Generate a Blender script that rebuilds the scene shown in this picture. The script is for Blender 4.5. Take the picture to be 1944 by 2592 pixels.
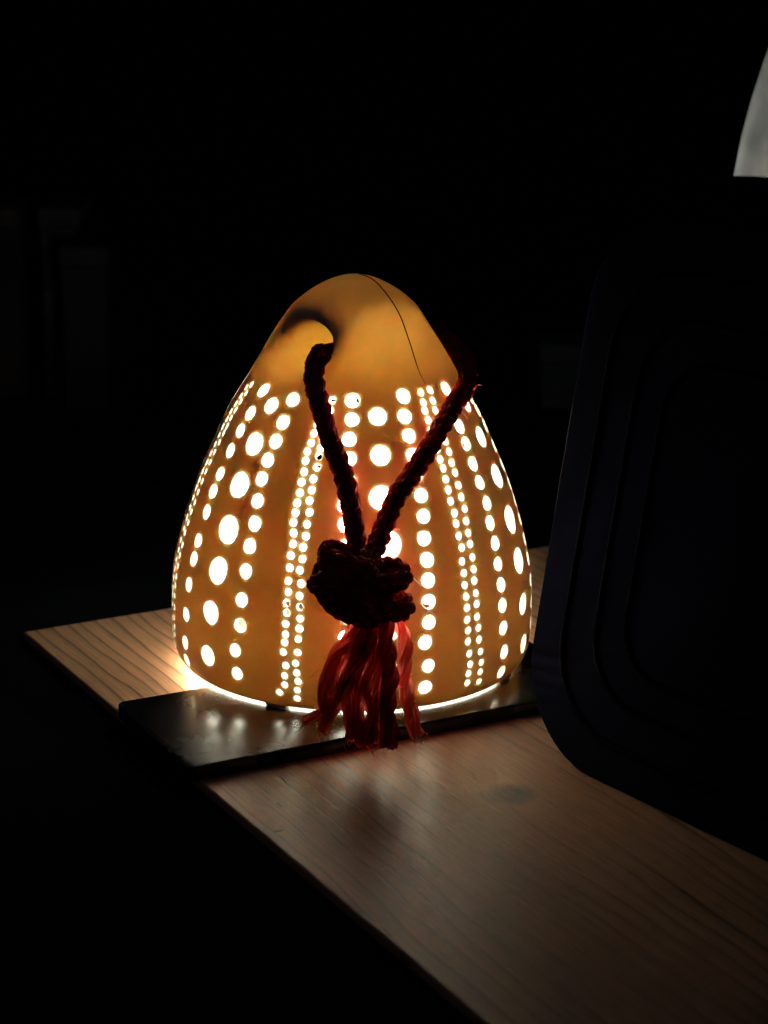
import bpy, math, random
import numpy as np
from mathutils import Vector, Matrix

random.seed(7)
rng = np.random.default_rng(7)
for o in list(bpy.data.objects):
    bpy.data.objects.remove(o)
SC = bpy.context.scene
COL = SC.collection

# ------------------------------------------------------------------ camera
cam_data = bpy.data.cameras.new('camera')
cam_data.sensor_fit = 'VERTICAL'
cam_data.sensor_height = 24.0
cam_data.lens = 24.0 * 5000.0 / 2592.0
cam_data.clip_start = 0.01
cam_data.clip_end = 60.0
cam = bpy.data.objects.new('camera', cam_data)
COL.objects.link(cam)
pitch, roll = math.radians(16.06425), math.radians(0.9)
fw = Vector((0, math.cos(pitch), -math.sin(pitch)))
up0 = Vector((0, math.sin(pitch), math.cos(pitch)))
rt0 = Vector((1, 0, 0))
rt = math.cos(roll) * rt0 + math.sin(roll) * up0
up = -math.sin(roll) * rt0 + math.cos(roll) * up0
M = Matrix((rt, up, -fw)).transposed().to_4x4()
M.translation = Vector((0.0118, -0.7180, 0.2685))
cam.matrix_world = M
cam_data.dof.use_dof = True
cam_data.dof.focus_distance = 0.69
cam_data.dof.aperture_fstop = 9.0
SC.camera = cam

# ------------------------------------------------------------------ dark night world, exposure
world = bpy.data.worlds.new('World')
SC.world = world
world.use_nodes = True
bg = world.node_tree.nodes['Background']
bg.inputs['Color'].default_value = (0.72, 0.75, 1.0, 1)
bg.inputs['Strength'].default_value = 0.010
SC.view_settings.view_transform = 'Standard'
SC.view_settings.look = 'None'
SC.view_settings.exposure = 0.0
SC.view_settings.gamma = 1.0
SC.cycles.max_bounces = 10
SC.cycles.diffuse_bounces = 6
SC.cycles.glossy_bounces = 3
SC.cycles.transmission_bounces = 6
SC.cycles.caustics_reflective = False
SC.cycles.caustics_refractive = False
SC.cycles.sample_clamp_indirect = 4.0

LED_STRENGTH = 740.0

# ------------------------------------------------------------------ helpers
def mat(name):
    m = bpy.data.materials.new(name)
    m.use_nodes = True
    nt = m.node_tree
    return m, nt, nt.nodes['Principled BSDF']

def node(nt, kind, **kw):
    n = nt.nodes.new(kind)
    for k, v in kw.items():
        if k in n.inputs: n.inputs[k].default_value = v
        else: setattr(n, k, v)
    return n

def link(name, verts, faces, material, parent=None, smooth=True):
    me = bpy.data.meshes.new(name)
    me.from_pydata([tuple(v) for v in verts], [], [tuple(f) for f in faces])
    me.update()
    if smooth: me.polygons.foreach_set('use_smooth', [True] * len(me.polygons))
    me.materials.append(material)
    o = bpy.data.objects.new(name, me)
    COL.objects.link(o)
    if parent: o.parent = parent
    return o

def thing(o, label, cat, group=None):
    o['label'] = label; o['category'] = cat
    if group: o['group'] = group
    return o

def empty(name, loc=(0, 0, 0)):
    o = bpy.data.objects.new(name, None)
    o.empty_display_size = 0.02
    COL.objects.link(o)
    o.location = loc
    return o

def catmull(P, n):
    """n points evenly spaced along a Catmull-Rom curve through P"""
    P = np.asarray(P, float)
    Q = np.vstack([2 * P[0] - P[1], P, 2 * P[-1] - P[-2]])
    out = []
    for i in range(1, len(Q) - 2):
        t = np.linspace(0, 1, 24, endpoint=False)[:, None]
        a, b, c, d = Q[i - 1], Q[i], Q[i + 1], Q[i + 2]
        out.append(0.5 * (2 * b + (c - a) * t + (2 * a - 5 * b + 4 * c - d) * t**2 + (3 * b - a - 3 * c + d) * t**3))
    out = np.vstack(out + [P[-1:]])
    s = np.r_[0, np.cumsum(np.linalg.norm(np.diff(out, axis=0), axis=1))]
    u = np.linspace(0, s[-1], n)
    return np.stack([np.interp(u, s, out[:, k]) for k in range(3)], 1), s[-1]

def frames(P):
    """parallel-transport normals along a polyline"""
    T = np.gradient(P, axis=0)
    T /= np.linalg.norm(T, axis=1)[:, None] + 1e-12
    a = np.array([0, 0, 1.0]) if abs(T[0][2]) < 0.9 else np.array([1.0, 0, 0])
    N = np.zeros_like(P)
    n = np.cross(T[0], a); n /= np.linalg.norm(n)
    for i in range(len(P)):
        n = n - T[i] * (n @ T[i]); n /= np.linalg.norm(n)
        N[i] = n
    return T, N, np.cross(T, N)

def tube(P, rad, sides=8, cap=True, flute=0.0):
    """verts and faces of a tube of radius rad (number or one per point) along P"""
    P = np.asarray(P, float); n = len(P)
    rad = np.broadcast_to(rad, (n,))
    T, N, B = frames(P)
    a = np.linspace(0, 2 * math.pi, sides, endpoint=False)
    fl = (1 + flute * np.cos(6 * a))[None, :, None]
    V = (P[:, None, :] + fl * rad[:, None, None] * (np.cos(a)[None, :, None] * N[:, None, :] + np.sin(a)[None, :, None] * B[:, None, :])).reshape(-1, 3)
    F = []
    for i in range(n - 1):
        for j in range(sides):
            k = (j + 1) % sides
            F.append((i * sides + j, i * sides + k, (i + 1) * sides + k, (i + 1) * sides + j))
    if cap:
        F.append(tuple(range(sides - 1, -1, -1)))
        F.append(tuple((n - 1) * sides + j for j in range(sides)))
    return V, F

class MB:
    def __init__(s): s.v = []; s.f = []; s.n = 0
    def add(s, V, F):
        s.v.append(np.asarray(V, float)); s.f += [tuple(i + s.n for i in f) for f in F]; s.n += len(V)
    def build(s, name, material, parent=None, smooth=True):
        return link(name, np.vstack(s.v), s.f, material, parent, smooth)

def strand_bundle(mb, P, R, plies, pitch, ply_r, sides=7, n=None, wob=0.0, taper=None, yarns=0, yarn_r=0.0, yarn_pitch=0.006, flute=0.0):
    """a twisted bundle: plies helically wound round the path P"""
    L = np.linalg.norm(np.diff(np.asarray(P, float), axis=0), axis=1).sum()
    n = n or max(12, int(L / 0.0007))
    C, L = catmull(P, n)
    T, N, B = frames(C)
    s = np.linspace(0, L, n)
    tp = np.ones(n) if taper is None else np.interp(np.linspace(0, 1, n), *taper)
    for k in range(plies):
        ph = 2 * math.pi * k / plies + rng.uniform(-.2, .2)
        a = ph + 2 * math.pi * s / pitch + wob * np.sin(s * 300 + k * 2.1)
        rr = R * tp * (1 + 0.08 * np.sin(s * 700 + 5 * k))
        Q = C + rr[:, None] * (np.cos(a)[:, None] * N + np.sin(a)[:, None] * B)
        if yarns:
            T2, N2, B2 = frames(Q)
            for j in range(yarns):
                b = 2 * math.pi * j / yarns - 2 * math.pi * s / yarn_pitch
                Q2 = Q + (ply_r * 0.58 * tp)[:, None] * (np.cos(b)[:, None] * N2 + np.sin(b)[:, None] * B2)
                mb.add(*tube(Q2, yarn_r * tp * rng.uniform(.9, 1.1), 5))
        else:
            mb.add(*tube(Q, ply_r * tp * (1 + 0.07 * np.sin(s * 900 + 3 * k)), sides, flute=flute))

def box(x0, x1, y0, y1, z0, z1):
    V = [(x, y, z) for z in (z0, z1) for (x, y) in ((x0, y0), (x1, y0), (x1, y1), (x0, y1))]
    F = [(3, 2, 1, 0), (4, 5, 6, 7), (0, 1, 5, 4), (1, 2, 6, 5), (2, 3, 7, 6), (3, 0, 4, 7)]
    return V, F

def bevel(o, w, seg=3):
    b = o.modifiers.new('bevel', 'BEVEL'); b.width = w; b.segments = seg; b.limit_method = 'ANGLE'
    return o

# ------------------------------------------------------------------ materials
def m_ceramic():
    m, nt, p = mat('translucent_bisque_ceramic')
    tc = node(nt, 'ShaderNodeTexCoord')
    n = node(nt, 'ShaderNodeTexNoise', Scale=55.0, Detail=5.0, Roughness=0.6)
    nt.links.new(tc.outputs['Object'], n.inputs['Vector'])
    r = node(nt, 'ShaderNodeValToRGB')
    r.color_ramp.elements[0].position = .3; r.color_ramp.elements[0].color = (0.875, 0.79, 0.655, 1)
    r.color_ramp.elements[1].position = .75; r.color_ramp.elements[1].color = (0.905, 0.822, 0.69, 1)
    nt.links.new(n.outputs['Fac'], r.inputs['Fac'])
    nt.links.new(r.outputs['Color'], p.inputs['Base Color'])
    p.inputs['Roughness'].default_value = 0.6
    p.inputs['Specular IOR Level'].default_value = 0.25
    p.inputs['Subsurface Weight'].default_value = 1.0
    p.inputs['Subsurface Radius'].default_value = (1.0, 0.90, 0.90)
    p.inputs['Subsurface Scale'].default_value = 0.00120
    n2 = node(nt, 'ShaderNodeTexNoise', Scale=900.0, Detail=3.0)
    nt.links.new(tc.outputs['Object'], n2.inputs['Vector'])
    b = node(nt, 'ShaderNodeBump', Strength=0.12, Distance=0.0004)
    nt.links.new(n2.outputs['Fac'], b.inputs['Height']); nt.links.new(b.outputs['Normal'], p.inputs['Normal'])
    return m

def m_wood():
    m, nt, p = mat('varnished_pine_wood')
    L = nt.links.new
    tc = node(nt, 'ShaderNodeTexCoord')
    mp = node(nt, 'ShaderNodeMapping'); L(tc.outputs['Object'], mp.inputs['Vector'])      # object x runs along the grain
    # slow bending of the grain
    nz = node(nt, 'ShaderNodeTexNoise', Scale=9.0, Detail=3.0); 
    sx = node(nt, 'ShaderNodeMapping'); sx.inputs['Scale'].default_value = (0.5, 1.6, 1.0); L(mp.outputs[0], sx.inputs['Vector']); L(sx.outputs[0], nz.inputs['Vector'])
    sep = node(nt, 'ShaderNodeSeparateXYZ'); L(mp.outputs[0], sep.inputs[0])
    # the knot: lines bulge round it
    kd = node(nt, 'ShaderNodeVectorMath', operation='DISTANCE'); kd.inputs[1].default_value = KNOT
    ks = node(nt, 'ShaderNodeMapping'); ks.inputs['Scale'].default_value = (1, 1, 0); L(mp.outputs[0], ks.inputs['Vector']); L(ks.outputs[0], kd.inputs[0])
    kg = node(nt, 'ShaderNodeMath', operation='DIVIDE'); kg.inputs[1].default_value = 0.013; L(kd.outputs['Value'], kg.inputs[0])
    kp = node(nt, 'ShaderNodeMath', operation='POWER'); kp.inputs[1].default_value = 2.0; L(kg.outputs[0], kp.inputs[0])
    kn = node(nt, 'ShaderNodeMath', operation='MULTIPLY'); kn.inputs[1].default_value = -1.0; L(kp.outputs[0], kn.inputs[0])
    ke = node(nt, 'ShaderNodeMath', operation='EXPONENT'); L(kn.outputs[0], ke.inputs[0])
    c = node(nt, 'ShaderNodeMath', operation='MULTIPLY'); c.inputs[1].default_value = 0.030; L(nz.outputs['Fac'], c.inputs[0])
    y1 = node(nt, 'ShaderNodeMath', operation='ADD'); L(sep.outputs['Y'], y1.inputs[0]); L(c.outputs[0], y1.inputs[1])
    kb = node(nt, 'ShaderNodeMath', operation='MULTIPLY_ADD'); kb.inputs[1].default_value = 0.010; L(ke.outputs[0], kb.inputs[0]); L(y1.outputs[0], kb.inputs[2])
    # growth rings: sharp dark late wood, wide pale early wood, uneven spacing
    cmb = node(nt, 'ShaderNodeCombineXYZ'); L(kb.outputs[0], cmb.inputs['Y'])
    sp = node(nt, 'ShaderNodeTexNoise', Scale=38.0, Detail=1.0, noise_dimensions='3D'); L(cmb.outputs[0], sp.inputs['Vector'])
    a = node(nt, 'ShaderNodeMath', operation='MULTIPLY'); a.inputs[1].default_value = 150.0; L(kb.outputs[0], a.inputs[0])
    b = node(nt, 'ShaderNodeMath', operation='MULTIPLY_ADD'); b.inputs[1].default_value = 2.4; L(sp.outputs['Fac'], b.inputs[0]); L(a.outputs[0], b.inputs[2])
    fr = node(nt, 'ShaderNodeMath', operation='FRACT'); L(b.outputs[0], fr.inputs[0])
    rp = node(nt, 'ShaderNodeValToRGB'); L(fr.outputs[0], rp.inputs['Fac'])
    els = rp.color_ramp.elements
    els[0].position = 0.0; els[0].color = (1, 1, 1, 1)
    els[1].position = 1.0; els[1].color = (.95, .95, .95, 1)
    for pos, v in ((.50, .96), (.80, .72), (.91, .12), (.97, .30)):
        e = els.new(pos); e.color = (v, v, v, 1)
    # fine fibre streaks and pores
    fs = node(nt, 'ShaderNodeMapping'); fs.inputs['Scale'].default_value = (18, 900, 18); L(mp.outputs[0], fs.inputs['Vector'])
    fn = node(nt, 'ShaderNodeTexNoise', Scale=1.0, Detail=4.0); L(fs.outputs[0], fn.inputs['Vector'])
    blot = node(nt, 'ShaderNodeTexNoise', Scale=14.0, Detail=4.0); L(sx.outputs[0], blot.inputs['Vector'])
    msk = node(nt, 'ShaderNodeTexNoise', Scale=11.0, Detail=2.0); L(sx.outputs[0], msk.inputs['Vector'])
    mkr = node(nt, 'ShaderNodeMapRange'); mkr.inputs['From Min'].default_value = 0.40; mkr.inputs['From Max'].default_value = 0.62
    L(msk.outputs['Fac'], mkr.inputs['Value'])                      # where the late wood stands out
    far = node(nt, 'ShaderNodeMapRange'); far.inputs['From Min'].default_value = 0.10; far.inputs['From Max'].default_value = 0.19; far.inputs['To Min'].default_value = 1.0; far.inputs['To Max'].default_value = 0.0
    L(sep.outputs['X'], far.inputs['Value'])
    mks = node(nt, 'ShaderNodeMath', operation='MAXIMUM'); L(mkr.outputs[0], mks.inputs[0]); L(far.outputs[0], mks.inputs[1])
    inv = node(nt, 'ShaderNodeMath', operation='SUBTRACT'); inv.inputs[0].default_value = 1.0; L(rp.outputs['Color'], inv.inputs[1])
    mm = node(nt, 'ShaderNodeMath', operation='MULTIPLY'); L(inv.outputs[0], mm.inputs[0]); L(mks.outputs[0], mm.inputs[1])
    ln = node(nt, 'ShaderNodeMath', operation='SUBTRACT'); ln.inputs[0].default_value = 1.0; L(mm.outputs[0], ln.inputs[1])
    mx = node(nt, 'ShaderNodeMix', data_type='RGBA'); L(ln.outputs[0], mx.inputs['Factor'])
    mx.inputs['A'].default_value = (0.17, 0.060, 0.034, 1); mx.inputs['B'].default_value = (0.86, 0.455, 0.25, 1)
    m2 = node(nt, 'ShaderNodeMix', data_type='RGBA', blend_type='MULTIPLY'); m2.inputs['Factor'].default_value = 0.55
    L(mx.outputs['Result'], m2.inputs['A']); L(fn.outputs['Fac'], m2.inputs['B'])
    gain = node(nt, 'ShaderNodeMix', data_type='RGBA', blend_type='MULTIPLY'); gain.inputs['Factor'].default_value = 1.0
    gr = node(nt, 'ShaderNodeMapRange'); gr.inputs['To Min'].default_value = 1.0; gr.inputs['To Max'].default_value = 1.6; L(blot.outputs['Fac'], gr.inputs['Value'])
    po = node(nt, 'ShaderNodeMapping'); po.inputs['Scale'].default_value = (70, 1500, 70); L(mp.outputs[0], po.inputs['Vector'])
    pn = node(nt, 'ShaderNodeTexNoise', Scale=1.0, Detail=2.0); L(po.outputs[0], pn.inputs['Vector'])
    pr_ = node(nt, 'ShaderNodeMapRange'); pr_.inputs['From Min'].default_value = 0.30; pr_.inputs['From Max'].default_value = 0.42; pr_.inputs['To Min'].default_value = 0.62; L(pn.outputs['Fac'], pr_.inputs['Value'])
    m2b = node(nt, 'ShaderNodeMix', data_type='RGBA', blend_type='MULTIPLY'); m2b.inputs['Factor'].default_value = 1.0
    L(m2.outputs['Result'], m2b.inputs['A']); L(pr_.outputs[0], m2b.inputs['B'])
    L(m2b.outputs['Result'], gain.inputs['A']); L(gr.outputs[0], gain.inputs['B'])
    kk = node(nt, 'ShaderNodeMath', operation='GREATER_THAN'); 
    kr = node(nt, 'ShaderNodeMapRange'); kr.inputs['From Min'].default_value = 0.55; kr.inputs['From Max'].default_value = 0.95
    L(ke.outputs[0], kr.inputs['Value'])
    m3 = node(nt, 'ShaderNodeMix', data_type='RGBA'); L(kr.outputs[0], m3.inputs['Factor']); L(gain.outputs['Result'], m3.inputs['A']); m3.inputs['B'].default_value = (0.06, 0.028, 0.018, 1)
    L(m3.outputs['Result'], p.inputs['Base Color'])
    rr = node(nt, 'ShaderNodeMapRange'); rr.inputs['To Min'].default_value = 0.30; rr.inputs['To Max'].default_value = 0.48; L(fn.outputs['Fac'], rr.inputs['Value'])
    L(rr.outputs[0], p.inputs['Roughness'])
    p.inputs['Specular IOR Level'].default_value = 0.8
    bp = node(nt, 'ShaderNodeBump', Strength=0.25, Distance=0.0003)
    add = node(nt, 'ShaderNodeMath', operation='MULTIPLY_ADD'); add.inputs[1].default_value = 0.6; L(rp.outputs['Color'], add.inputs[0]); L(fn.outputs['Fac'], add.inputs[2])
    L(add.outputs[0], bp.inputs['Height']); L(bp.outputs['Normal'], p.inputs['Normal'])
    return m

def m_plain(name, col, rough, spec=0.5, noise=0.0, scale=40.0, bump=0.0, bscale=300.0):
    m, nt, p = mat(name)
    p.inputs['Roughness'].default_value = rough
    p.inputs['Specular IOR Level'].default_value = spec
    p.inputs['Base Color'].default_value = (*col, 1)
    tc = node(nt, 'ShaderNodeTexCoord')
    if noise:
        n = node(nt, 'ShaderNodeTexNoise', Scale=scale, Detail=5.0); nt.links.new(tc.outputs['Object'], n.inputs['Vector'])
        mr = node(nt, 'ShaderNodeMapRange'); mr.inputs['To Min'].default_value = 1 - noise; mr.inputs['To Max'].default_value = 1 + noise
        nt.links.new(n.outputs['Fac'], mr.inputs['Value'])
        mx = node(nt, 'ShaderNodeMix', data_type='RGBA', blend_type='MULTIPLY'); mx.inputs['Factor'].default_value = 1
        mx.inputs['A'].default_value = (*col, 1); nt.links.new(mr.outputs[0], mx.inputs['B']); nt.links.new(mx.outputs['Result'], p.inputs['Base Color'])
    if bump:
        n2 = node(nt, 'ShaderNodeTexNoise', Scale=bscale, Detail=4.0); nt.links.new(tc.outputs['Object'], n2.inputs['Vector'])
        b = node(nt, 'ShaderNodeBump', Strength=bump, Distance=0.001); nt.links.new(n2.outputs['Fac'], b.inputs['Height']); nt.links.new(b.outputs['Normal'], p.inputs['Normal'])
    return m

def m_yarn(name, col, tcol, tw):
    m, nt, p = mat(name)
    L = nt.links.new
    tc = node(nt, 'ShaderNodeTexCoord')
    n = node(nt, 'ShaderNodeTexNoise', Scale=700.0, Detail=3.0); L(tc.outputs['Object'], n.inputs['Vector'])
    mr = node(nt, 'ShaderNodeMapRange'); mr.inputs['To Min'].default_value = 0.55; mr.inputs['To Max'].default_value = 1.45; L(n.outputs['Fac'], mr.inputs['Value'])
    mx = node(nt, 'ShaderNodeMix', data_type='RGBA', blend_type='MULTIPLY'); mx.inputs['Factor'].default_value = 1; mx.inputs['A'].default_value = (*col, 1)
    L(mr.outputs[0], mx.inputs['B']); L(mx.outputs['Result'], p.inputs['Base Color'])
    p.inputs['Roughness'].default_value = 0.65
    p.inputs['Specular IOR Level'].default_value = 0.3
    p.inputs['Sheen Weight'].default_value = 0.2
    p.inputs['Sheen Tint'].default_value = (*[min(1, 2 * v + .1) for v in col], 1)
    b = node(nt, 'ShaderNodeBump', Strength=0.5, Distance=0.0005); L(n.outputs['Fac'], b.inputs['Height']); L(b.outputs['Normal'], p.inputs['Normal'])
    if tw:
        t = node(nt, 'ShaderNodeBsdfTranslucent'); t.inputs['Color'].default_value = (*tcol, 1)
        ms = node(nt, 'ShaderNodeMixShader'); ms.inputs['Fac'].default_value = tw
        L(p.outputs[0], ms.inputs[1]); L(t.outputs[0], ms.inputs[2])
        L(ms.outputs[0], nt.nodes['Material Output'].inputs['Surface'])
    return m

# ================================================================== THE SETTING
PX = math.radians(-59.6)                       # grain direction of the board
BOARD_A = Vector((-0.1327, 0.0322, 0.0))
KNOT = (0.2249, 0.0852, 0.0)
W_WOOD = m_wood()
GROUND = m_plain('black_ground', (0.008, 0.0078, 0.011), 0.95, 0.0, noise=0.4, scale=12)

V, F = box(-6, 6, -3, 3.8, -0.06, -0.0037)
g = link('ground', V, F, GROUND, smooth=False); g['kind'] = 'structure'

V, F = box(0, 0.56, 0, 0.30, -0.0036, 0.0)
board = link('wooden_board', V, F, W_WOOD, smooth=False)
board.location = BOARD_A; board.rotation_euler = (0, 0, PX)
bevel(board, 0.0008, 2)
thing(board, 'brown grained wooden board with a dark knot, lying under the lantern', 'wooden board')
# scratches in the varnish near the front left edge, with glints painted pale
SCR = m_plain('scratch_glint', (0.85, 0.78, 0.68), 0.3)
for (x0, y0), (x1, y1), w in (((-.0227, -.1052), (-.0183, -.1143), .00028), ((-.0193, -.1015), (-.0170, -.1068), .0002),
                              ((-.0216, -.1500), (-.0178, -.1486), .00032), ((-.0262, -.1180), (-.0240, -.1222), .00025), ((-.030, -.113), (-.0272, -.1185), .00016), ((-.0215, -.128), (-.0196, -.1318), .0002)):
    P, _ = catmull([(x0, y0, 0.00003), ((x0 + x1) / 2 + .0002, (y0 + y1) / 2, 0.00006), (x1, y1, 0.00003)], 8)
    q = board.rotation_euler.to_matrix().transposed()
    P = np.array([q @ (Vector(p) - BOARD_A) for p in P])
    V, F = tube(P, w * np.array([.2, .7, 1, 1, 1, .8, .5, .1]), 5)
    V[:, 2] *= 0.35
    link('scratch', V, F, SCR, board)

V, F = box(-6, 6, 3.6, 3.8, -0.0037, 3.0)
bw = link('wall', V, F, GROUND, smooth=False); bw['kind'] = 'structure'

# ================================================================== THE BLACK SLAB UNDER THE LANTERN
SLAB_T = 0.0055
def rounded_outline(x0, x1, y0, y1, rad, seg=8):
    out = []
    if not hasattr(rad, '__len__'): rad = (rad,) * 4
    for (cx, cy, a0, r) in ((x0 + rad[0], y0 + rad[0], 180, rad[0]), (x1 - rad[1], y0 + rad[1], 270, rad[1]), (x1 - rad[2], y1 - rad[2], 0, rad[2]), (x0 + rad[3], y1 - rad[3], 90, rad[3])):
        for k in range(seg + 1):
            a = math.radians(a0 + 90 * k / seg); out.append((cx + r * math.cos(a), cy + r * math.sin(a)))
    return out

def prism(outline, layers):
    """layers: list of (inset, z) from bottom to top; inset moves the outline inward towards its own corner centres"""
    c = np.array(outline); n = len(c)
    t = np.roll(c, -1, 0) - np.roll(c, 1, 0); t /= np.linalg.norm(t, axis=1)[:, None]
    inn = np.stack([-t[:, 1], t[:, 0]], 1)
    V = []; F = []
    for (ins, z) in layers:
        for p in c + inn * ins: V.append((p[0], p[1], z))
    for k in range(len(layers) - 1):
        for j in range(n):
            q = (j + 1) % n; F.append((k * n + j, k * n + q, (k + 1) * n + q, (k + 1) * n + j))
    F.append(tuple(range(n - 1, -1, -1))); F.append(tuple((len(layers) - 1) * n + j for j in range(n)))
    return V, F

def smooth_by_angle(o, deg=35):
    me = o.data
    me.set_sharp_from_angle(angle=math.radians(deg))

m_sl, nt, p = mat('black_glossy_slab')
p.inputs['Base Color'].default_value = (0.010, 0.010, 0.011, 1)
tc = node(nt, 'ShaderNodeTexCoord'); n1 = node(nt, 'ShaderNodeTexNoise', Scale=60.0, Detail=5.0); nt.links.new(tc.outputs['Object'], n1.inputs['Vector'])
r1 = node(nt, 'ShaderNodeMapRange'); r1.inputs['To Min'].default_value = 0.25; r1.inputs['To Max'].default_value = 0.29
nt.links.new(n1.outputs['Fac'], r1.inputs['Value']); nt.links.new(r1.outputs[0], p.inputs['Roughness'])
p.inputs['IOR'].default_value = 1.6
slab = empty('black_slab', (-0.0485, -0.1123, 0.0)); slab.rotation_euler = (0, 0, math.radians(28.6))
thing(slab, 'thin black glossy slab lying across the board beneath the lantern', 'slab')
V, F = prism(rounded_outline(-0.004, 0.165, 0, 0.0656, 0.0035), [(0.0006, 0.0), (0, 0.0006), (0, SLAB_T - 0.0005), (0.00015, SLAB_T - 0.00015), (0.0005, SLAB_T)])
o = link('slab_body', V, F, m_sl, slab); smooth_by_angle(o, 50)

# ================================================================== THE LED LIGHT INSIDE THE LANTERN
m_led, nt, p = mat('cold_white_led')
e = node(nt, 'ShaderNodeEmission', Strength=LED_STRENGTH); e.inputs['Color'].default_value = (0.67, 0.89, 1.0, 1)
nt.links.new(e.outputs[0], nt.nodes['Material Output'].inputs['Surface'])
puck = empty('led_light', (-0.004, 0.0085, 0.0))
thing(puck, 'small round white LED light burning inside the pierced lantern', 'light')
PUCK = m_plain('white_led_housing', (0.7, 0.7, 0.7), 0.5)
def lathe(prof, ns=28, cap=True):
    V = [(r_ * math.cos(2 * math.pi * k / ns), r_ * math.sin(2 * math.pi * k / ns), z_) for r_, z_ in prof for k in range(ns)]
    F = [(l * ns + k, l * ns + (k + 1) % ns, (l + 1) * ns + (k + 1) % ns, (l + 1) * ns + k) for l in range(len(prof) - 1) for k in range(ns)]
    if cap: F += [tuple((len(prof) - 1) * ns + k for k in range(ns))]
    return V, F
o = link('housing', *lathe([(0.0165, 0), (0.0172, 0.0008), (0.0172, 0.0092), (0.0172, 0.0100), (0.0168, 0.0104), (0.0162, 0.0104), (0.0161, 0.0096)]), PUCK, puck); smooth_by_angle(o, 40)
link('lens', *lathe([(0.0160, 0.0097), (0.0156, 0.0107), (0.0120, 0.0116), (0.0060, 0.0121)]), m_led, puck)

# ================================================================== THE LANTERN
RIM = 0.0062
PROFILE = [(-.02, .0640), (0.004, .0640), (0.0066, .0652), (0.0095, .0670), (0.0125, .0681), (0.0165, .0686), (0.022, .0687), (0.0285, .0686), (0.0334, 0.0685), (0.0382, 0.0682), (0.0431, 0.0676), (0.0479, 0.0666),
           (0.0528, 0.0654), (0.0576, 0.0641), (0.0625, 0.0627), (0.0673, 0.0612), (0.0722, 0.0596), (0.077, 0.0578), (0.0819, 0.0558), (0.0867, 0.0536),
           (0.0916, 0.0514), (0.0964, 0.0493), (0.1013, 0.047), (0.1061, 0.0443), (0.111, 0.0413), (0.1158, 0.0384), (0.1207, 0.0357), (0.1255, 0.0330),
           (0.1304, 0.0302), (0.1352, 0.0271), (0.1401, 0.0235), (0.1440, 0.0192), (0.1475, 0.0142), (0.1502, 0.0088), (0.1517, 0.0040), (0.1520, 0.0)]
# smooth the profile
pz = np.array([a for a, b in PROFILE]); pr = np.array([b for a, b in PROFILE])
cu, _ = catmull(np.stack([pz, pr, 0 * pz], 1), 700)
cz, cr = cu[:, 0].copy(), cu[:, 1].copy()
w = np.hanning(25); w /= w.sum()
def sm(v, ref0, ref1):
    return np.convolve(np.r_[ref0, v, ref1], w, 'valid')
cz = sm(cz, 2 * cz[0] - cz[12:0:-1], cz[-2:-14:-1]); cr = sm(cr, 2 * cr[0] - cr[12:0:-1], -cr[-2:-14:-1])
cr[-1] = 0
# signed distance in the (rho, z) half plane, tabulated
TH = 0.0005
gr_ = np.arange(0, 0.092, TH); gz_ = np.arange(-0.012, 0.164, TH)
RR, ZZ = np.meshgrid(gr_, gz_, indexing='ij')
pts = np.stack([RR.ravel(), ZZ.ravel()], 1)
seg_a = np.stack([cr[:-1], cz[:-1]], 1); seg_b = np.stack([cr[1:], cz[1:]], 1)
best = np.full(len(pts), 1e9)
for k0 in range(0, len(seg_a), 1):
    a, b = seg_a[k0], seg_b[k0]; d = b - a; L2 = d @ d + 1e-15
    t = np.clip(((pts - a) @ d) / L2, 0, 1)
    dx = pts[:, 0] - a[0] - t * d[0]; dy = pts[:, 1] - a[1] - t * d[1]
    np.minimum(best, dx * dx + dy * dy, out=best)
best = np.sqrt(best).reshape(RR.shape)
o_ = np.argsort(cz); rad_at = np.interp(ZZ, cz[o_], cr[o_], right=-1)
TAB = np.where(RR < rad_at, -best, best)

def body_sdf(P):
    rho = np.hypot(P[:, 0], P[:, 1]); z = P[:, 2]
    fx = np.clip(rho / TH, 0, len(gr_) - 1.001); fz = np.clip((z - gz_[0]) / TH, 0, len(gz_) - 1.001)
    i = fx.astype(int); j = fz.astype(int); u = fx - i; v = fz - j
    return (TAB[i, j] * (1 - u) * (1 - v) + TAB[i + 1, j] * u * (1 - v) + TAB[i, j + 1] * (1 - u) * v + TAB[i + 1, j + 1] * u * v)

def smax(a, b, k):
    h = np.maximum(k - np.abs(a - b), 0) / k
    return np.maximum(a, b) + h * h * k * 0.25

TAZ = math.radians(-50)
TD = np.array([math.sin(TAZ), -math.cos(TAZ), 0.0]); TL = np.array([-TD[1], TD[0], 0.0])
TZC, TA, TB = 0.1279, 0.0136, 0.0084
def tunnel_sdf(P):
    u = P @ TL; vz = P[:, 2] - TZC
    q = np.sqrt((u / TA) ** 2 + (vz / TB) ** 2) + 1e-9
    g = np.sqrt((u / TA**2) ** 2 + (vz / TB**2) ** 2) + 1e-9
    return (q - 1) * q / g                       # first-order distance to the ellipse
def outer_sdf(P):
    """bell with the handle tunnel through its top, flared lips"""
    return smax(body_sdf(P), -tunnel_sdf(P), 0.0095)

def shell_sdf(P):
    B, T = body_sdf(P), -tunnel_sdf(P)
    W = np.interp(P[:, 2], WALL_Z, WALL_T)            # the slip-cast wall is thinner towards crown and foot
    S = smax(smax(B, T, 0.0095), -smax(B + W, T + 0.85 * W, 0.0076), 0.0004)
    return smax(S, RIM - P[:, 2], 0.0016)
WALL_Z, WALL_T = (0.0, 0.02, 0.05, 0.09, 0.112, 0.122, 0.133), (.0021, .0021, .0024, .0025, .0024, .0020, .0017)

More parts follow.
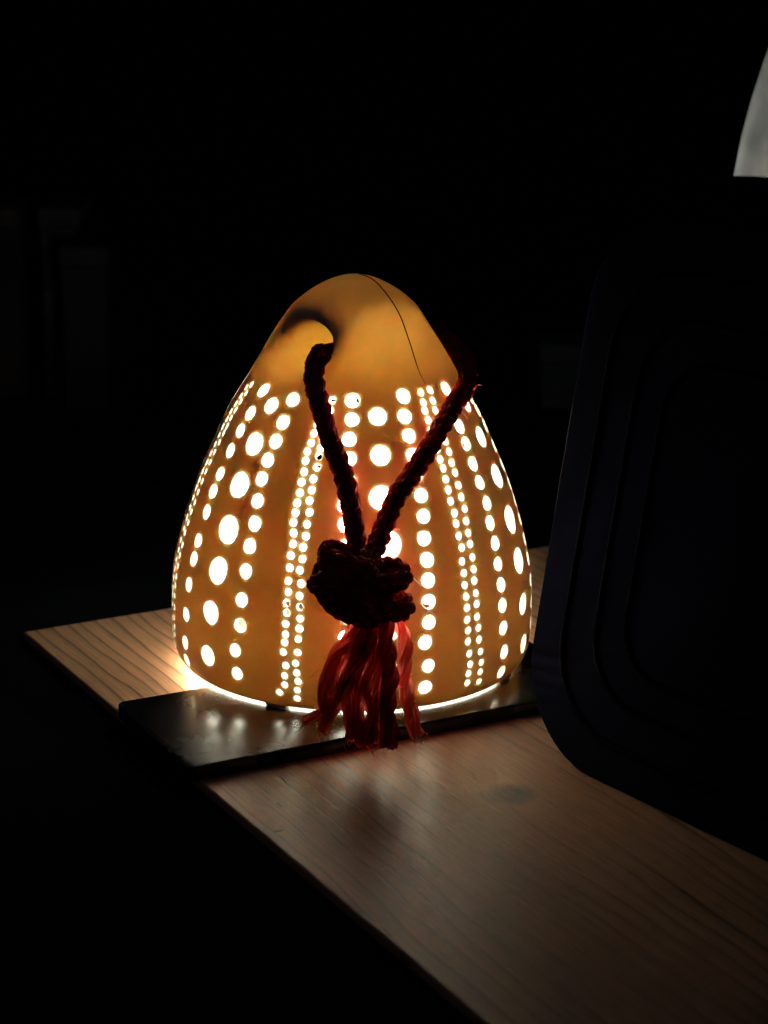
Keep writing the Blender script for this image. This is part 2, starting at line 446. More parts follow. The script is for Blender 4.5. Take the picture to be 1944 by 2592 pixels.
def surface_nets(fn, lo, hi, h):
    n = np.ceil((np.array(hi) - np.array(lo)) / h).astype(int) + 1
    ax = [lo[k] + h * np.arange(n[k]) for k in range(3)]
    val = np.empty(n, np.float32)
    for i in range(n[0]):
        Y, Z = np.meshgrid(ax[1], ax[2], indexing='ij')
        val[i] = fn(np.stack([np.full(Y.size, ax[0][i]), Y.ravel(), Z.ravel()], 1)).reshape(Y.shape)
    ins = val < 0
    m = n - 1
    acc = np.zeros((*m, 3)); cnt = np.zeros(m)
    offs = [(i, j, k) for i in (0, 1) for j in (0, 1) for k in (0, 1)]
    sl = lambda o: tuple(slice(o[d], o[d] + m[d]) for d in range(3))
    for a in offs:
        for d in range(3):
            if a[d]: continue
            b = list(a); b[d] = 1; b = tuple(b)
            va, vb = val[sl(a)], val[sl(b)]
            x = (ins[sl(a)] != ins[sl(b)])
            t = np.where(x, va / np.where(x, va - vb, 1), 0)
            for e in range(3):
                acc[..., e] += np.where(x, a[e] + (t if e == d else 0), 0)
            cnt += x
    act = cnt > 0
    idx = np.full(m, -1); idx[act] = np.arange(act.sum())
    loc = np.argwhere(act) + acc[act] / cnt[act][:, None]
    V = np.array(lo) + loc * h
    F = []
    for d in range(3):
        e, f = (d + 1) % 3, (d + 2) % 3
        s0 = [slice(0, n[k]) for k in range(3)]; s1 = list(s0)
        s0[d] = slice(0, n[d] - 1); s1[d] = slice(1, n[d])
        A = ins[tuple(s0)]; B = ins[tuple(s1)]
        c = np.argwhere(A != B); c = c[(c[:, e] > 0) & (c[:, f] > 0) & (c[:, e] < m[e]) & (c[:, f] < m[f])]
        fl = A[tuple(c.T)]
        def at(de, df):
            q = c.copy(); q[:, e] += de; q[:, f] += df
            return idx[tuple(q.T)]
        quad = np.stack([at(-1, -1), at(0, -1), at(0, 0), at(-1, 0)], 1)
        quad[~fl] = quad[~fl][:, ::-1]
        F.append(quad)
    return V, np.vstack(F)

def grad(fn, P, h=0.0004):
    G = np.stack([fn(P + h * e) - fn(P - h * e) for e in np.eye(3)], 1)
    return G / (np.linalg.norm(G, axis=1)[:, None] + 1e-12)

SV, SF = surface_nets(shell_sdf, (-0.0716, -0.0717, 0.0043), (0.0721, 0.0720, 0.1561), 0.0008)
for _ in range(3):
    SV = SV - grad(shell_sdf, SV, 0.0002) * np.clip(shell_sdf(SV), -.0006, .0006)[:, None]

# ---- the pierced holes: (azimuth in degrees from the camera side, height in mm), read column by column
LARGE = [(-1.5, 108.8), (-.6, 96.0), (.3, 81.9), (0, 66.7), (0, 52.1), (-.3, 37.0), (-.6, 20.4)]
LARGE_R = [2.9, 3.7, 4.5, 5.0, 4.7, 4.1, 3.6]
MED = [112.9, 106.2, 100.0, 93.9, 86.8, 79.9, 72.8, 65.4, 57.6, 49.8, 41.4, 32.4, 22.6, 14.8]
COLS = {
 'Bm': [(-54.9, 113.2), (-55.6, 105.2), (-57.3, 98.7), (-59.0, 91.3), (-59.9, 83.1), (-60.2, 76.8), (-60.2, 69.2), (-60.8, 58.7), (-60.8, 52.1), (-60.8, 42.5), (-61.4, 30.7), (-62.2, 19.7), (-62.4, 12.5)],
 'Cl': [(-43.4, 109.3), (-45.0, 96.2), (-46.0, 82.0), (-45.4, 66.5), (-46.3, 52.1), (-46.9, 36.7), (-48.2, 19.8)],
 'Dm': [(-31.6, 112.5), (-33.1, 104.8), (-33.9, 98.5), (-35.3, 92.1), (-35.9, 85.8), (-35.3, 78.4), (-34.4, 71.0), (-34.6, 63.1), (-34.4, 54.5), (-34.5, 44.5), (-34.4, 35.2), (-36.2, 25.6), (-35.5, 16.9)],
 'E1s': [(-14.6, 111.8), (-15.2, 108.7), (-16.0, 105.7), (-16.8, 102.8), (-17.2, 99.7), (-18.3, 96.8), (-18.5, 93.7), (-18.4, 90.2), (-18.8, 86.8), (-18.7, 83.3), (-19.3, 79.8), (-19.3, 76.7), (-19.5, 73.4), (-19.0, 70.0), (-18.9, 66.3), (-19.1, 62.4), (-19.1, 58.3), (-19.1, 53.8), (-18.7, 50.1), (-19.0, 46.3), (-18.7, 42.8), (-18.8, 39.0), (-18.8, 35.2), (-19.1, 32.2), (-19.5, 28.5), (-18.6, 23.7), (-19.0, 19.7), (-19.0, 16.4), (-20.7, 13.0)],
 'E2s': [(-10.2, 113.5), (-10.8, 110.4), (-11.3, 107.2), (-11.9, 104.2), (-12.4, 101.1), (-12.8, 98.2), (-13.1, 95.5), (-13.5, 91.9), (-14.4, 88.2), (-14.3, 84.5), (-14.8, 81.0), (-14.4, 77.3), (-14.7, 73.2), (-14.6, 69.3), (-15.3, 65.6), (-15.2, 61.5), (-15.7, 57.7), (-14.9, 53.2), (-15.0, 49.2), (-14.8, 45.4), (-14.5, 41.4), (-14.7, 37.8), (-14.9, 33.8), (-14.9, 29.1), (-15.6, 24.9), (-15.2, 21.4), (-15.0, 18.2), (-15.2, 14.8), (-15.4, 11.5)],
 'Fm': [(0.4, 113.7), (-0.1, 107.7), (-0.9, 101.5), (-0.6, 95.2), (-0.8, 87.5), (-2.0, 80.1), (-1.8, 73.9), (-1.5, 66.5), (-1.1, 58.6), (-0.7, 50.7), (-0.3, 43.1), (-0.6, 35.7), (0.5, 26.2), (0.3, 17.2)],
 'Gl': [(12.3, 108.6), (12.1, 96.2), (11.1, 82.4), (12.7, 67.0), (12.4, 52.4), (12.0, 38.2), (12.2, 22.5)],
 'Hm': [(27.2, 114.4), (25.8, 108.1), (25.8, 101.8), (25.9, 95.5), (25.8, 89.0), (26.4, 82.3), (26.2, 75.4), (25.3, 68.0), (25.5, 60.9), (25.1, 54.0), (24.9, 46.6), (24.5, 39.4), (23.2, 32.3), (24.4, 23.4), (23.6, 15.4)],
 'I1s': [(38.7, 114.8), (38.1, 111.8), (37.5, 109.1), (37.5, 106.0), (37.5, 102.8), (37.6, 99.5), (38.0, 96.3), (38.3, 93.0), (38.7, 89.8), (38.5, 86.3), (38.4, 82.5), (38.3, 78.9), (39.0, 74.8), (38.8, 71.3), (38.9, 67.0), (39.3, 62.8), (38.6, 58.3), (38.6, 54.2), (38.3, 50.1), (38.3, 45.9), (38.3, 42.1), (38.1, 37.8), (38.3, 33.7), (38.4, 29.5), (39.0, 24.8), (39.3, 20.8), (38.9, 17.3), (38.8, 13.8)],
 'I2s': [(45.6, 115.1), (44.8, 111.7), (43.8, 108.6), (43.7, 105.2), (43.5, 101.7), (43.7, 98.2), (43.9, 94.8), (43.9, 91.1), (44.1, 87.6), (43.9, 83.5), (43.9, 79.4), (44.0, 75.3), (43.4, 71.3), (43.2, 67.2), (43.2, 63.5), (43.2, 58.9), (42.9, 54.7), (42.4, 50.7), (42.3, 46.4), (42.1, 42.4), (42.1, 37.8), (42.5, 33.6), (42.9, 29.2), (43.6, 24.4), (44.0, 20.2), (43.9, 16.6), (43.7, 12.8)],
 'Jm': [(58.8, 114.3), (56.5, 108.0), (55.8, 101.7), (56.0, 95.7), (56.1, 88.7), (56.4, 82.2), (56.6, 74.7), (55.7, 67.9), (55.6, 60.8), (55.0, 53.6), (54.7, 46.2), (54.2, 38.7), (54.4, 30.0), (55.4, 20.6), (55.0, 12.8)],
 'Kl': [(71.4, 107.2), (71.1, 95.4), (71.7, 81.2), (71.0, 65.4), (69.6, 50.6), (69.0, 34.2), (70.5, 18.0)],
 'Nm': [(83.8, 107.2), (84.6, 102.7), (85.6, 96.8), (87.0, 88.7), (87.6, 81.4), (87.6, 74.3), (87.4, 67.9), (86.2, 60.9), (84.6, 53.9), (83.0, 46.7), (82.4, 38.6), (82.8, 29.9), (82.6, 21.5), (82.4, 13.4)],
}
SIZE_L = {'Cl': [2.9, 3.9, 4.6, 5.1, 4.8, 4.2, 3.7], 'Gl': [3.1, 3.5, 4.2, 4.8, 4.7, 4.2, 3.6], 'Kl': [2.9, 3.7, 4.5, 5.0, 4.6, 3.9, 3.4]}
HOLES = []
for k, l in COLS.items():
    for i, (a, z) in enumerate(l):
        HOLES.append((a, z, SIZE_L[k][i] if k in SIZE_L else (2.5 if k[-1] == 'm' else 1.26)))
# the far side repeats the same bands
sp = [99.0, 160.7, 222.3, 284.0]
for q, s0 in enumerate(sp):
    for key, da in (('E1s', 0), ('E2s', 0)):
        for (a, z) in COLS[key]: HOLES.append((s0 + (a + 17) * (1.0 if q < 3 else 1.0), z - .3, 1.08 if q == 3 else 1.26))
    if q < 3:
        mid = s0 + 30.85
        for (d, z), r_ in zip(LARGE, LARGE_R): HOLES.append((mid + d, z, r_))
        for z in MED: HOLES.append((mid - 14.2, z + rng.uniform(-.5, .5), 2.65)); HOLES.append((mid + 14.2, z + rng.uniform(-.5, .5), 2.65))

def surf_point(az, z):
    a = math.radians(az); d = np.array([math.sin(a), -math.cos(a)])
    zi = z * 0.001
    r_ = np.interp(zi, cz[o_], cr[o_]); P = np.array([[d[0] * r_, d[1] * r_, zi]])
    return P[0], grad(body_sdf, P)[0]

cm = MB()
NS = 20
for (az, z, r_) in HOLES:
    P, N = surf_point(az, z)
    r0 = r_ * 0.001 * rng.uniform(.97, 1.04)
    t1 = np.cross(N, [0, 0, 1.0]); t1 /= np.linalg.norm(t1); t2 = np.cross(N, t1)
    ph = rng.uniform(0, 6.28, 2); e2, e3 = rng.uniform(0, .035), rng.uniform(0, .03)
    a = np.linspace(0, 2 * math.pi, NS, endpoint=False)
    rad = r0 * (1 + e2 * np.cos(2 * a + ph[0]) + e3 * np.cos(3 * a + ph[1]))
    # drilled from outside with a slight slant, a touch narrower inside
    sk = (t1 * rng.normal(0, .04) + t2 * rng.normal(0, .04))
    ringo = P + 0.002 * N + rad[:, None] * (np.cos(a)[:, None] * t1 + np.sin(a)[:, None] * t2)
    ringi = P - 0.0065 * N - 0.0065 * sk + 0.95 * rad[:, None] * (np.cos(a)[:, None] * t1 + np.sin(a)[:, None] * t2)
    V = np.vstack([ringi, ringo])
    F = [(i, NS + i, NS + (i + 1) % NS, (i + 1) % NS) for i in range(NS)] + [tuple(range(NS)), tuple(NS + i for i in range(NS - 1, -1, -1))]
    cm.add(V, F)

CER = m_ceramic()
lantern = empty('ceramic_lantern', (0, 0, 0))
thing(lantern, 'glowing amber ceramic bell lantern pierced with rows of round holes', 'lantern')
shade = link('lantern_shade', SV, SF, CER, lantern)
cut = cm.build('hole_cutter', CER)
for ob in (shade, cut):                                  # outward faces for the boolean
    me = ob.data
    import bmesh
    bm = bmesh.new(); bm.from_mesh(me); bmesh.ops.recalc_face_normals(bm, faces=bm.faces); bm.to_mesh(me); bm.free()
md = shade.modifiers.new('cut', 'BOOLEAN'); md.operation = 'DIFFERENCE'; md.object = cut
try: md.solver = 'MANIFOLD'
except Exception: md.solver = 'EXACT'
dg = bpy.context.evaluated_depsgraph_get()
new = bpy.data.meshes.new_from_object(shade.evaluated_get(dg))
print('shell', len(SV), '->', len(new.vertices), len(new.polygons))
shade.modifiers.clear(); shade.data = new; new.name = 'lantern_shade'
bpy.data.objects.remove(cut)
# exact smooth normals on the skin, flat ones in the hole walls
nv = len(new.vertices); co = np.empty(nv * 3); new.vertices.foreach_get('co', co); co = co.reshape(-1, 3)
npol = len(new.polygons); fn_ = np.empty(npol * 3); new.polygons.foreach_get('normal', fn_); fn_ = fn_.reshape(-1, 3)
fc = np.empty(npol * 3); new.polygons.foreach_get('center', fc); fc = fc.reshape(-1, 3)
lt = np.empty(npol, int); new.polygons.foreach_get('loop_total', lt)
lv = np.empty(len(new.loops), int); new.loops.foreach_get('vertex_index', lv)
lf = np.repeat(np.arange(npol), lt)
Gv = grad(shell_sdf, co, 0.00025); 
skin = (np.abs(shell_sdf(fc)) < 0.00045) & (np.einsum('ij,ij->i', grad(shell_sdf, fc, 0.00025), fn_) > 0.6)
okv = np.abs(shell_sdf(co)) < 0.0003
use = skin[lf] & okv[lv] & (np.einsum('ij,ij->i', Gv[lv], fn_[lf]) > 0.5)
LN = np.where(use[:, None], Gv[lv], fn_[lf])
new.polygons.foreach_set('use_smooth', [True] * npol)
new.normals_split_custom_set([tuple(v) for v in LN])
# mould seam running down the crown
SEAM = m_plain('brown_seam_line', (0.05, 0.02, 0.008), 0.7)
P = []
for az, z in ((150, 151.6), (110, 151.9), (60, 150.6), (49, 147.5), (45.5, 143.0), (43.4, 136.1), (42.4, 129.6), (42.0, 122.0), (43.5, 117.3)):
    a = math.radians(az); r_ = np.interp(z * .001, cz[o_], cr[o_]); P.append((math.sin(a) * r_, -math.cos(a) * r_, z * .001))
P, _ = catmull(P, 60)
for _ in range(4): P = P - grad(outer_sdf, P) * outer_sdf(P)[:, None]
V, F = tube(P, 0.00028 * np.interp(np.linspace(0, 1, 60), [0, .1, .85, 1], [.3, 1, .8, .2]), 6)
link('seam', V, F, SEAM, lantern)
# three stubby feet keep the rim off the slab
def foot(az, z0):
    a = math.radians(az); c = Vector((math.sin(a) * .0625, -math.cos(a) * .0625, 0))
    V, F = [], []
    for (r_, z_) in ((0.0022, z0), (0.0028, z0 + .0004), (0.0032, RIM + .0006)):
        for k in range(14):
            b = 2 * math.pi * k / 14; V.append((c.x + 1.6 * r_ * math.cos(b) * math.cos(a) - r_ * math.sin(b) * math.sin(a), c.y + 1.6 * r_ * math.cos(b) * math.sin(a) + r_ * math.sin(b) * math.cos(a), z_))
    for l in range(2):
        for k in range(14): F.append((l * 14 + k, l * 14 + (k + 1) % 14, l * 14 + 14 + (k + 1) % 14, l * 14 + 14 + k))
    F.append(tuple(range(13, -1, -1))); F.append(tuple(28 + k for k in range(14)))
    link('foot', V, F, CER, lantern)
foot(-24, SLAB_T); foot(66, SLAB_T); foot(190, 0.0)

# ================================================================== THE TASSELLED ROPE
ROPE = m_yarn('dark_red_rope_fibre', (0.52, 0.060, 0.056), (0.95, 0.21, 0.15), 0.52)
YARN = m_yarn('red_tassel_yarn', (0.58, 0.07, 0.055), (1.0, 0.44, 0.34), 0.82)
PALE = m_yarn('pale_frayed_fibre', (0.80, 0.62, 0.55), (1.0, 0.85, 0.78), 0.55)
rope = empty('tasselled_rope', (0, 0, 0))
thing(rope, 'dark red twisted rope looped through the lantern top, knotted above a tassel', 'rope')
left = [(-0.0113, -0.0331, 0.1290), (-0.0128, -0.0358, 0.1265), (-0.0136, -0.0377, 0.1229), (-0.013, -0.0402, 0.1185), (-0.0116, -0.043, 0.1143), (-0.0093, -0.0479, 0.1078), (-0.0075, -0.0512, 0.1026), (-0.0049, -0.0542, 0.0972), (-0.0023, -0.0571, 0.091), (-0.0003, -0.0604, 0.0838), (0.0014, -0.0640, 0.0758), (0.0026, -0.0680, 0.0700), (0.0040, -0.0740, 0.0650)]
right = [(0.0300, 0.027, 0.1252), (0.0335, 0.0240, 0.1240), (0.0378, 0.016, 0.1216), (0.0413, 0.006, 0.1195), (0.042, -0.006, 0.1168), (0.0407, -0.0165, 0.1142), (0.0362, -0.0303, 0.1105), (0.0327, -0.0374, 0.1064), (0.0295, -0.043, 0.1019), (0.0263, -0.0476, 0.0975), (0.0222, -0.0522, 0.0919), (0.0177, -0.0565, 0.0864), (0.0143, -0.0601, 0.0807), (0.0119, -0.0635, 0.0749), (0.0096, -0.0680, 0.0695), (0.0070, -0.0740, 0.0650)]
inner = [tuple(TD * s + np.array([0, 0, z])) for s, z in ((0.026, .1268), (0.010, .1243), (-0.006, .1242), (-0.020, .1248))]
path = left[::-1]
path = path[:-1] + [(-0.0118, -0.0335, 0.1288), (-0.0106, -0.0278, .1276), (-0.0089, -0.0206, .1256)] + inner[1:] + right
mb = MB()
strand_bundle(mb, path, 0.00180, 3, 0.0145, 0.0020, yarns=5, yarn_r=0.00105, yarn_pitch=0.0070, n=300)
mb.build('cord', ROPE, rope)

# the knot: coils of the same cord wound round the two ends
def coil(cx, cy, cz_, ax, ay, tilt, lean=0.0, a0=0, a1=360):
    P = []
    for k in range(25):
        b = math.radians(a0 + (a1 - a0) * k / 24)
        x, y = ax * math.cos(b), ay * math.sin(b)
        P.append((cx + x, cy + y, cz_ + x * math.tan(math.radians(tilt)) + y * math.tan(math.radians(lean)) + 0.0005 * math.sin(3 * b)))
    return P
mb = MB()
for spec in ((0.0048, -0.0768, 0.0616, 0.0138, 0.0080, -1, 8), (0.0084, -0.0786, 0.0522, 0.0112, 0.0074, -5, 6), (0.0006, -0.0750, 0.0664, 0.0078, 0.0066, -14, 0)):
    strand_bundle(mb, coil(*spec), 0.0017, 3, 0.0110, 0.00195, yarns=5, yarn_r=0.00104, yarn_pitch=0.007, n=150)
# crossing turns over the front and the stubby left lobe
for P in ([(-0.0075, -0.0745, 0.0668), (-0.0050, -0.0830, 0.0640), (0.0030, -0.0880, 0.0585), (0.0110, -0.0870, 0.0535), (0.0165, -0.0800, 0.0500)],
          [(-0.0098, -0.0755, 0.0575), (-0.0105, -0.0800, 0.0590), (-0.0060, -0.0850, 0.0620), (0.0020, -0.0870, 0.0650), (0.0080, -0.0835, 0.0660)],
          [(-0.0085, -0.0760, 0.0562), (-0.0050, -0.0835, 0.0530), (0.0015, -0.0865, 0.0505), (0.0080, -0.0865, 0.0480)],
          [(0.0030, -0.0780, 0.0660), (0.0060, -0.0790, 0.0590), (0.0085, -0.0795, 0.0520), (0.0100, -0.0800, 0.0450)],
          [(0.0092, -0.0770, 0.0652), (0.0122, -0.0782, 0.0590), (0.0120, -0.0788, 0.0520), (0.0112, -0.0795, 0.0455)],
          [(0.0060, -0.0750, 0.0640), (0.0030, -0.0780, 0.0570), (0.0060, -0.0790, 0.0500), (0.0080, -0.0795, 0.0440)]):
    strand_bundle(mb, P, 0.0017, 3, 0.0110, 0.00195, yarns=5, yarn_r=0.00104, yarn_pitch=0.007)
mb.build('knot', ROPE, rope)

STR = [
 ([(0.0037, -0.076, 0.0478), (0.0014, -0.0776, 0.0404), (-0.0023, -0.0797, 0.0355), (-0.0043, -0.0814, 0.032), (-0.0057, -0.0842, 0.0268), (-0.0061, -0.0869, 0.0225), (-0.0055, -0.089, 0.0193), (-0.0033, -0.091, 0.0164)], 1.0),
 ([(0.006, -0.079, 0.0469), (0.0053, -0.0817, 0.0388), (0.0042, -0.0841, 0.0338), (0.002, -0.0869, 0.0286), (0.0006, -0.0899, 0.0238), (0.0019, -0.0932, 0.0189), (0.0032, -0.0961, 0.0148), (0.0033, -0.0994, 0.0105)], 1.0),
 ([(0.0087, -0.079, 0.047), (0.0088, -0.0815, 0.0394), (0.0086, -0.0841, 0.0339), (0.0075, -0.0869, 0.0287), (0.0065, -0.0899, 0.0239), (0.0083, -0.0923, 0.0202), (0.0098, -0.0947, 0.0168), (0.0105, -0.1001, 0.0097)], .85),
 ([(0.0136, -0.084, 0.0494), (0.0135, -0.0865, 0.0413), (0.0142, -0.0899, 0.0343), (0.0146, -0.0928, 0.0292), (0.0138, -0.096, 0.0242), (0.0136, -0.1002, 0.0182), (0.014, -0.1061, 0.0107)], 1.15),
 ([(0.016, -0.076, 0.046), (0.0191, -0.0778, 0.0402), (0.02, -0.0799, 0.0353), (0.0189, -0.0833, 0.0288), (0.0193, -0.0856, 0.0249), (0.0202, -0.0888, 0.02), (0.0209, -0.0919, 0.0156), (0.0221, -0.0956, 0.0106)], 1.0),
 ([(0.011, -0.079, 0.047), (0.0109, -0.0815, 0.0395), (0.0113, -0.0849, 0.0323), (0.0108, -0.0881, 0.0267), (0.01, -0.091, 0.0222), (0.009, -0.0952, 0.0161), (0.008, -0.1009, 0.0088)], .85),
 ([(0.0049, -0.079, 0.0469), (0.0027, -0.0823, 0.0375), (0.0005, -0.0863, 0.0296), (-0.0011, -0.0899, 0.0238), (-0.0024, -0.0927, 0.0195), (-0.0044, -0.0952, 0.0159), (-0.006, -0.0979, 0.0123)], .8),
 ([(0.0043, -0.0763, 0.0447), (-0.0003, -0.0796, 0.0358), (-0.0031, -0.0833, 0.0284), (-0.0035, -0.0872, 0.022), (-0.0031, -0.089, 0.0193), (-0.0068, -0.0909, 0.0166), (-0.0117, -0.0929, 0.0136)], .55),
 ([(0.0072, -0.079, 0.0469), (0.0062, -0.0823, 0.0375), (0.0046, -0.0863, 0.0297), (0.0041, -0.0899, 0.0238), (0.0045, -0.0932, 0.0189), (0.0055, -0.0961, 0.0148), (0.0057, -0.1009, 0.0087)], .8),
]
fuzz = MB(); fray = MB()
for i, (P, k) in enumerate(STR):
    P = [(0.009 + (x - 0.009) * (1 + 0.16 * min(1, max(0, (0.036 - z) / 0.024))), y, z) for x, y, z in P]
    STR[i] = (P, k)
    mb = MB()
    strand_bundle(mb, P, 0.00110 * k, 3, 0.026 + .006 * rng.random(), 0.00138 * k, sides=24, wob=.35, n=90, flute=0.20,
                  taper=([0, .15, .6, .9, 1], [.8, 1, 1, 1.12, 1.0]))
    mb.build('tassel_strand', ROPE if i == 3 else YARN, rope)
    E = np.array(P[-1]); D = E - np.array(P[-2]); D /= np.linalg.norm(D)
    for _ in range(12 if i in (4, 7) else 7):
        d = D + rng.normal(0, .35, 3); d /= np.linalg.norm(d)
        b = E + rng.normal(0, .0009, 3); L = rng.uniform(.0015, .004) * (1.2 if i in (4, 7) else .8)
        Q, _l = catmull([b, b + d * L * .5 + rng.normal(0, .0003, 3), b + d * L + rng.normal(0, .0006, 3)], 6)
        (fray if i in (4, 7) else fuzz).add(*tube(Q, (0.00018 if i in (4, 7) else .00010) * np.linspace(1, .4, 6), 4))
# short hairs along the strands
for i, (P, k) in enumerate(STR):
    A, _ = catmull(P, 120)
    for _ in range(34):
        c = A[rng.integers(8, 118)]; d = rng.normal(0, 1, 3); d[2] -= .5; d /= np.linalg.norm(d)
        b = c + d * .0022 * k; t = rng.normal(0, 1, 3); L = rng.uniform(.0010, .0026)
        Q, _l = catmull([b, b + (d + .4 * t) * L * .5, b + (d + .8 * t + [0, 0, -.5]) * L], 5); fuzz.add(*tube(Q, .00009, 4))
# loose filaments between the strands
for (i, j) in ((0, 7), (1, 8), (2, 5), (0, 1), (8, 2), (6, 1), (3, 5), (4, 4)):
    A, _ = catmull(STR[i][0], 40); B, _ = catmull(STR[j][0], 40)
    for _ in range(3):
        s = rng.integers(8, 26); n_ = rng.integers(8, 13)
        Q = [A[s] + rng.normal(0, .0006, 3), .6 * A[s + n_ // 2] + .4 * B[s + n_ // 2] + rng.normal(0, .0012, 3), B[min(39, s + n_)] + rng.normal(0, .0008, 3)]
        Q, _l = catmull(Q, 14); fuzz.add(*tube(Q, .00016, 5))
# short hairs standing off the cord and knot
cp, _ = catmull(path, 260)
for _ in range(230):
    c = cp[rng.integers(6, 254)]; d = rng.normal(0, 1, 3); d /= np.linalg.norm(d)
    b = c + d * .0042; t = rng.normal(0, 1, 3); L = rng.uniform(.0008, .0022)
    Q, _l = catmull([b, b + (d + .4 * t) * L * .5, b + (d + .9 * t) * L], 5); fuzz.add(*tube(Q, .00005, 4))
for _ in range(130):
    c = np.array([.005, -.079, .058]); d = rng.normal(0, 1, 3); d /= np.linalg.norm(d)
    b = c + d * np.array([.0165, .011, .0125]); t = rng.normal(0, 1, 3); L = rng.uniform(.0008, .0026)
    Q, _l = catmull([b, b + (d + .4 * t) * L * .5, b + (d + .9 * t) * L], 5); fuzz.add(*tube(Q, .000055, 4))
Q, _l = catmull([(0.0215, -.0785, .0612), (0.0232, -.079, .0603), (.0252, -.0795, .0584)], 8); fray.add(*tube(Q, .00014, 5))
ob = fuzz.build('fuzz', YARN, rope); ob['kind'] = 'stuff'
ob = fray.build('frayed_end', PALE, rope); ob['kind'] = 'stuff'

# ================================================================== THE DARK RIBBED CASE, right
CASE = m_plain('black_moulded_plastic', (0.0016, 0.0016, 0.0021), 0.6, 0.02, bump=0.15, bscale=700)
nt = CASE.node_tree                                  # dead matt: a plain diffuse surface
df = node(nt, 'ShaderNodeBsdfDiffuse', Roughness=0.6); df.inputs['Color'].default_value = (0.026, 0.025, 0.042, 1)
nt.links.new(df.outputs[0], nt.nodes['Material Output'].inputs['Surface'])
case = empty('black_case')
cu_, cv_, cn_ = Vector((0.6131, -0.79, 0)), Vector((0.1304, 0.1012, 0.9863)), Vector((-0.7792, -0.6047, 0.165))
Mx = Matrix((cu_, cv_, cn_)).transposed().to_4x4(); Mx.translation = Vector((0.0948, -0.1202, 0.0)); case.matrix_world = Mx
thing(case, 'large black moulded case with rounded corners and concentric ribs, standing at right', 'case')
out = rounded_outline(-0.0582, 0.170, 0.0, 0.186, (0.038, 0.038, 0.03, 0.03), 14)
V, F = prism(out, [(0.0045, -0.012), (0.0028, -0.0118), (0.0008, -0.006), (0.0, -0.0012), (0.0002, -0.0005), (0.0007, -0.0001), (0.0012, 0.0)])
o = link('case_shell', V, F, CASE, case); smooth_by_angle(o, 60)
RIBM = m_plain('scuffed_rib_plastic', (0.016, 0.011, 0.011), 0.9, 0.0, noise=.8, scale=45)
EDGE = m_plain('case_edge_highlight', (0.16, 0.12, 0.10), 0.5, 0.4)  # lighter colour paints in the light caught along the case's left edge
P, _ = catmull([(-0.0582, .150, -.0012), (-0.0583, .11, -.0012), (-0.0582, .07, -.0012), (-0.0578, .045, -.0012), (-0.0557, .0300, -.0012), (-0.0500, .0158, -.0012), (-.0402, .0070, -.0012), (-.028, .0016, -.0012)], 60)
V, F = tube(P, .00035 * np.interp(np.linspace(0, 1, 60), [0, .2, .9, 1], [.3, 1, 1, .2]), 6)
link('edge_highlight', V, F, EDGE, case)
for ins, rad in ((0.0150, .030), (0.0295, .024), (0.0425, .018)):
    ol = rounded_outline(-0.0582 + ins, 0.170 - ins, ins * .92, 0.186 - ins, rad, 12)
    P = np.array([(x, y, 0.0) for x, y in ol])
    # a low rounded rib: three-sided ridge swept round the loop
    n = len(P); t = np.roll(P, -1, 0) - np.roll(P, 1, 0); t /= np.linalg.norm(t, axis=1)[:, None]; q_ = np.stack([-t[:, 1], t[:, 0], 0 * t[:, 0]], 1)
    prof = [(-.0016, -.0004), (-.0011, .0007), (-.0004, .0011), (.0004, .0011), (.0011, .0007), (.0016, -.0004)]
    V = np.vstack([P + q_ * a + np.array([0, 0, b]) for a, b in prof]); F = []
    for l in range(len(prof) - 1):
        for j in range(n): F.append((l * n + j, l * n + (j + 1) % n, (l + 1) * n + (j + 1) % n, (l + 1) * n + j))
    link('rib', V, F, RIBM, case)

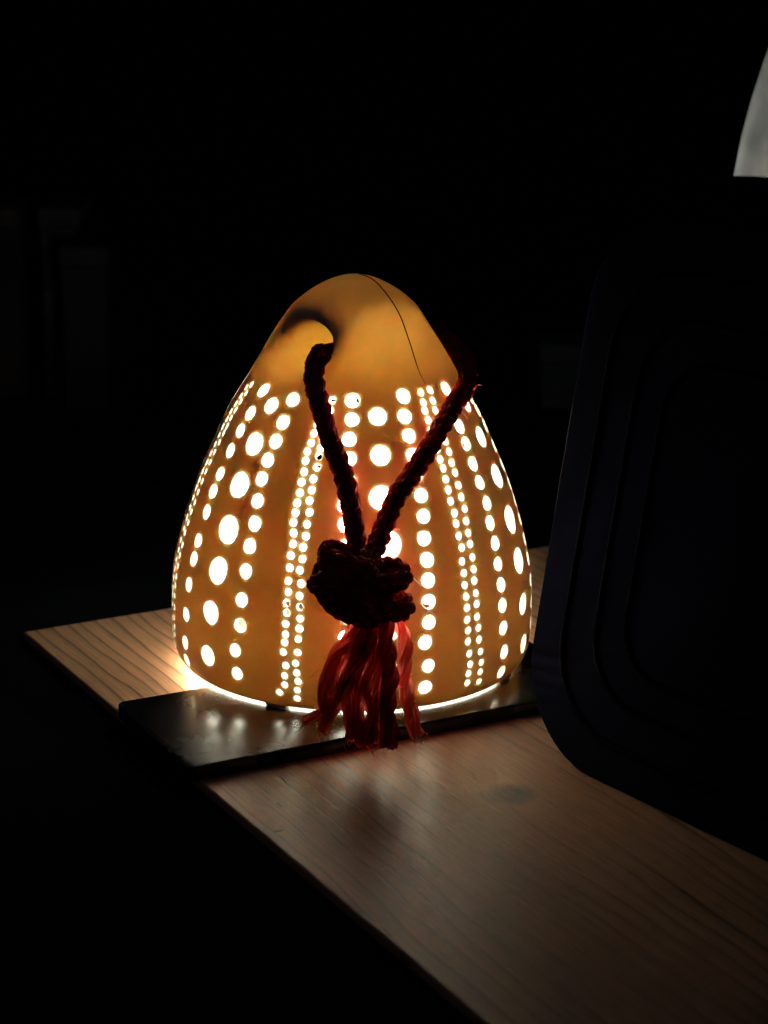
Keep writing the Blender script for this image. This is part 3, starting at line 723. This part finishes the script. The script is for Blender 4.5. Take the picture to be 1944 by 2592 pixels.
# ================================================================== BACKGROUND PIECES IN THE DARK
PAPER = m_plain('off_white_paper', (0.62, 0.53, 0.45), 0.85, 0.1, noise=0.75, scale=38, bump=1.0, bscale=60)
V, F = [], []
rows = [(0.1568, .1767), (0.1591, .1923), (0.1625, .2086), (0.1675, .2279), (0.1738, .2454), (0.1835, .2675)]
nx = 14
for layer in (0, 1):
    for i, (x0, z) in enumerate(rows):
        for j in range(nx):
            t = j / (nx - 1); x = x0 + (0.225 - x0) * t
            V.append((x, 0.12 + .004 * math.sin(5 * t + i * .9) + .002 * math.sin(11 * t - i) + layer * .0012, z - (.0040 * t if i == 0 else 0)))
nr = len(rows)
for layer in (0, 1):
    for i in range(nr - 1):
        for j in range(nx - 1):
            a = layer * nr * nx + i * nx + j; f = (a, a + 1, a + nx + 1, a + nx); F.append(f if layer == 0 else f[::-1])
per = [j for j in range(nx)] + [i * nx + nx - 1 for i in range(1, nr)] + [(nr - 1) * nx + j for j in range(nx - 2, -1, -1)] + [i * nx for i in range(nr - 2, 0, -1)]
for a, b in zip(per, per[1:] + per[:1]): F.append((b, a, a + nr * nx, b + nr * nx))
pp = link('paper_sheet', V, F, PAPER)
thing(pp, 'crinkled off-white paper sheet hanging at the upper right edge', 'paper')

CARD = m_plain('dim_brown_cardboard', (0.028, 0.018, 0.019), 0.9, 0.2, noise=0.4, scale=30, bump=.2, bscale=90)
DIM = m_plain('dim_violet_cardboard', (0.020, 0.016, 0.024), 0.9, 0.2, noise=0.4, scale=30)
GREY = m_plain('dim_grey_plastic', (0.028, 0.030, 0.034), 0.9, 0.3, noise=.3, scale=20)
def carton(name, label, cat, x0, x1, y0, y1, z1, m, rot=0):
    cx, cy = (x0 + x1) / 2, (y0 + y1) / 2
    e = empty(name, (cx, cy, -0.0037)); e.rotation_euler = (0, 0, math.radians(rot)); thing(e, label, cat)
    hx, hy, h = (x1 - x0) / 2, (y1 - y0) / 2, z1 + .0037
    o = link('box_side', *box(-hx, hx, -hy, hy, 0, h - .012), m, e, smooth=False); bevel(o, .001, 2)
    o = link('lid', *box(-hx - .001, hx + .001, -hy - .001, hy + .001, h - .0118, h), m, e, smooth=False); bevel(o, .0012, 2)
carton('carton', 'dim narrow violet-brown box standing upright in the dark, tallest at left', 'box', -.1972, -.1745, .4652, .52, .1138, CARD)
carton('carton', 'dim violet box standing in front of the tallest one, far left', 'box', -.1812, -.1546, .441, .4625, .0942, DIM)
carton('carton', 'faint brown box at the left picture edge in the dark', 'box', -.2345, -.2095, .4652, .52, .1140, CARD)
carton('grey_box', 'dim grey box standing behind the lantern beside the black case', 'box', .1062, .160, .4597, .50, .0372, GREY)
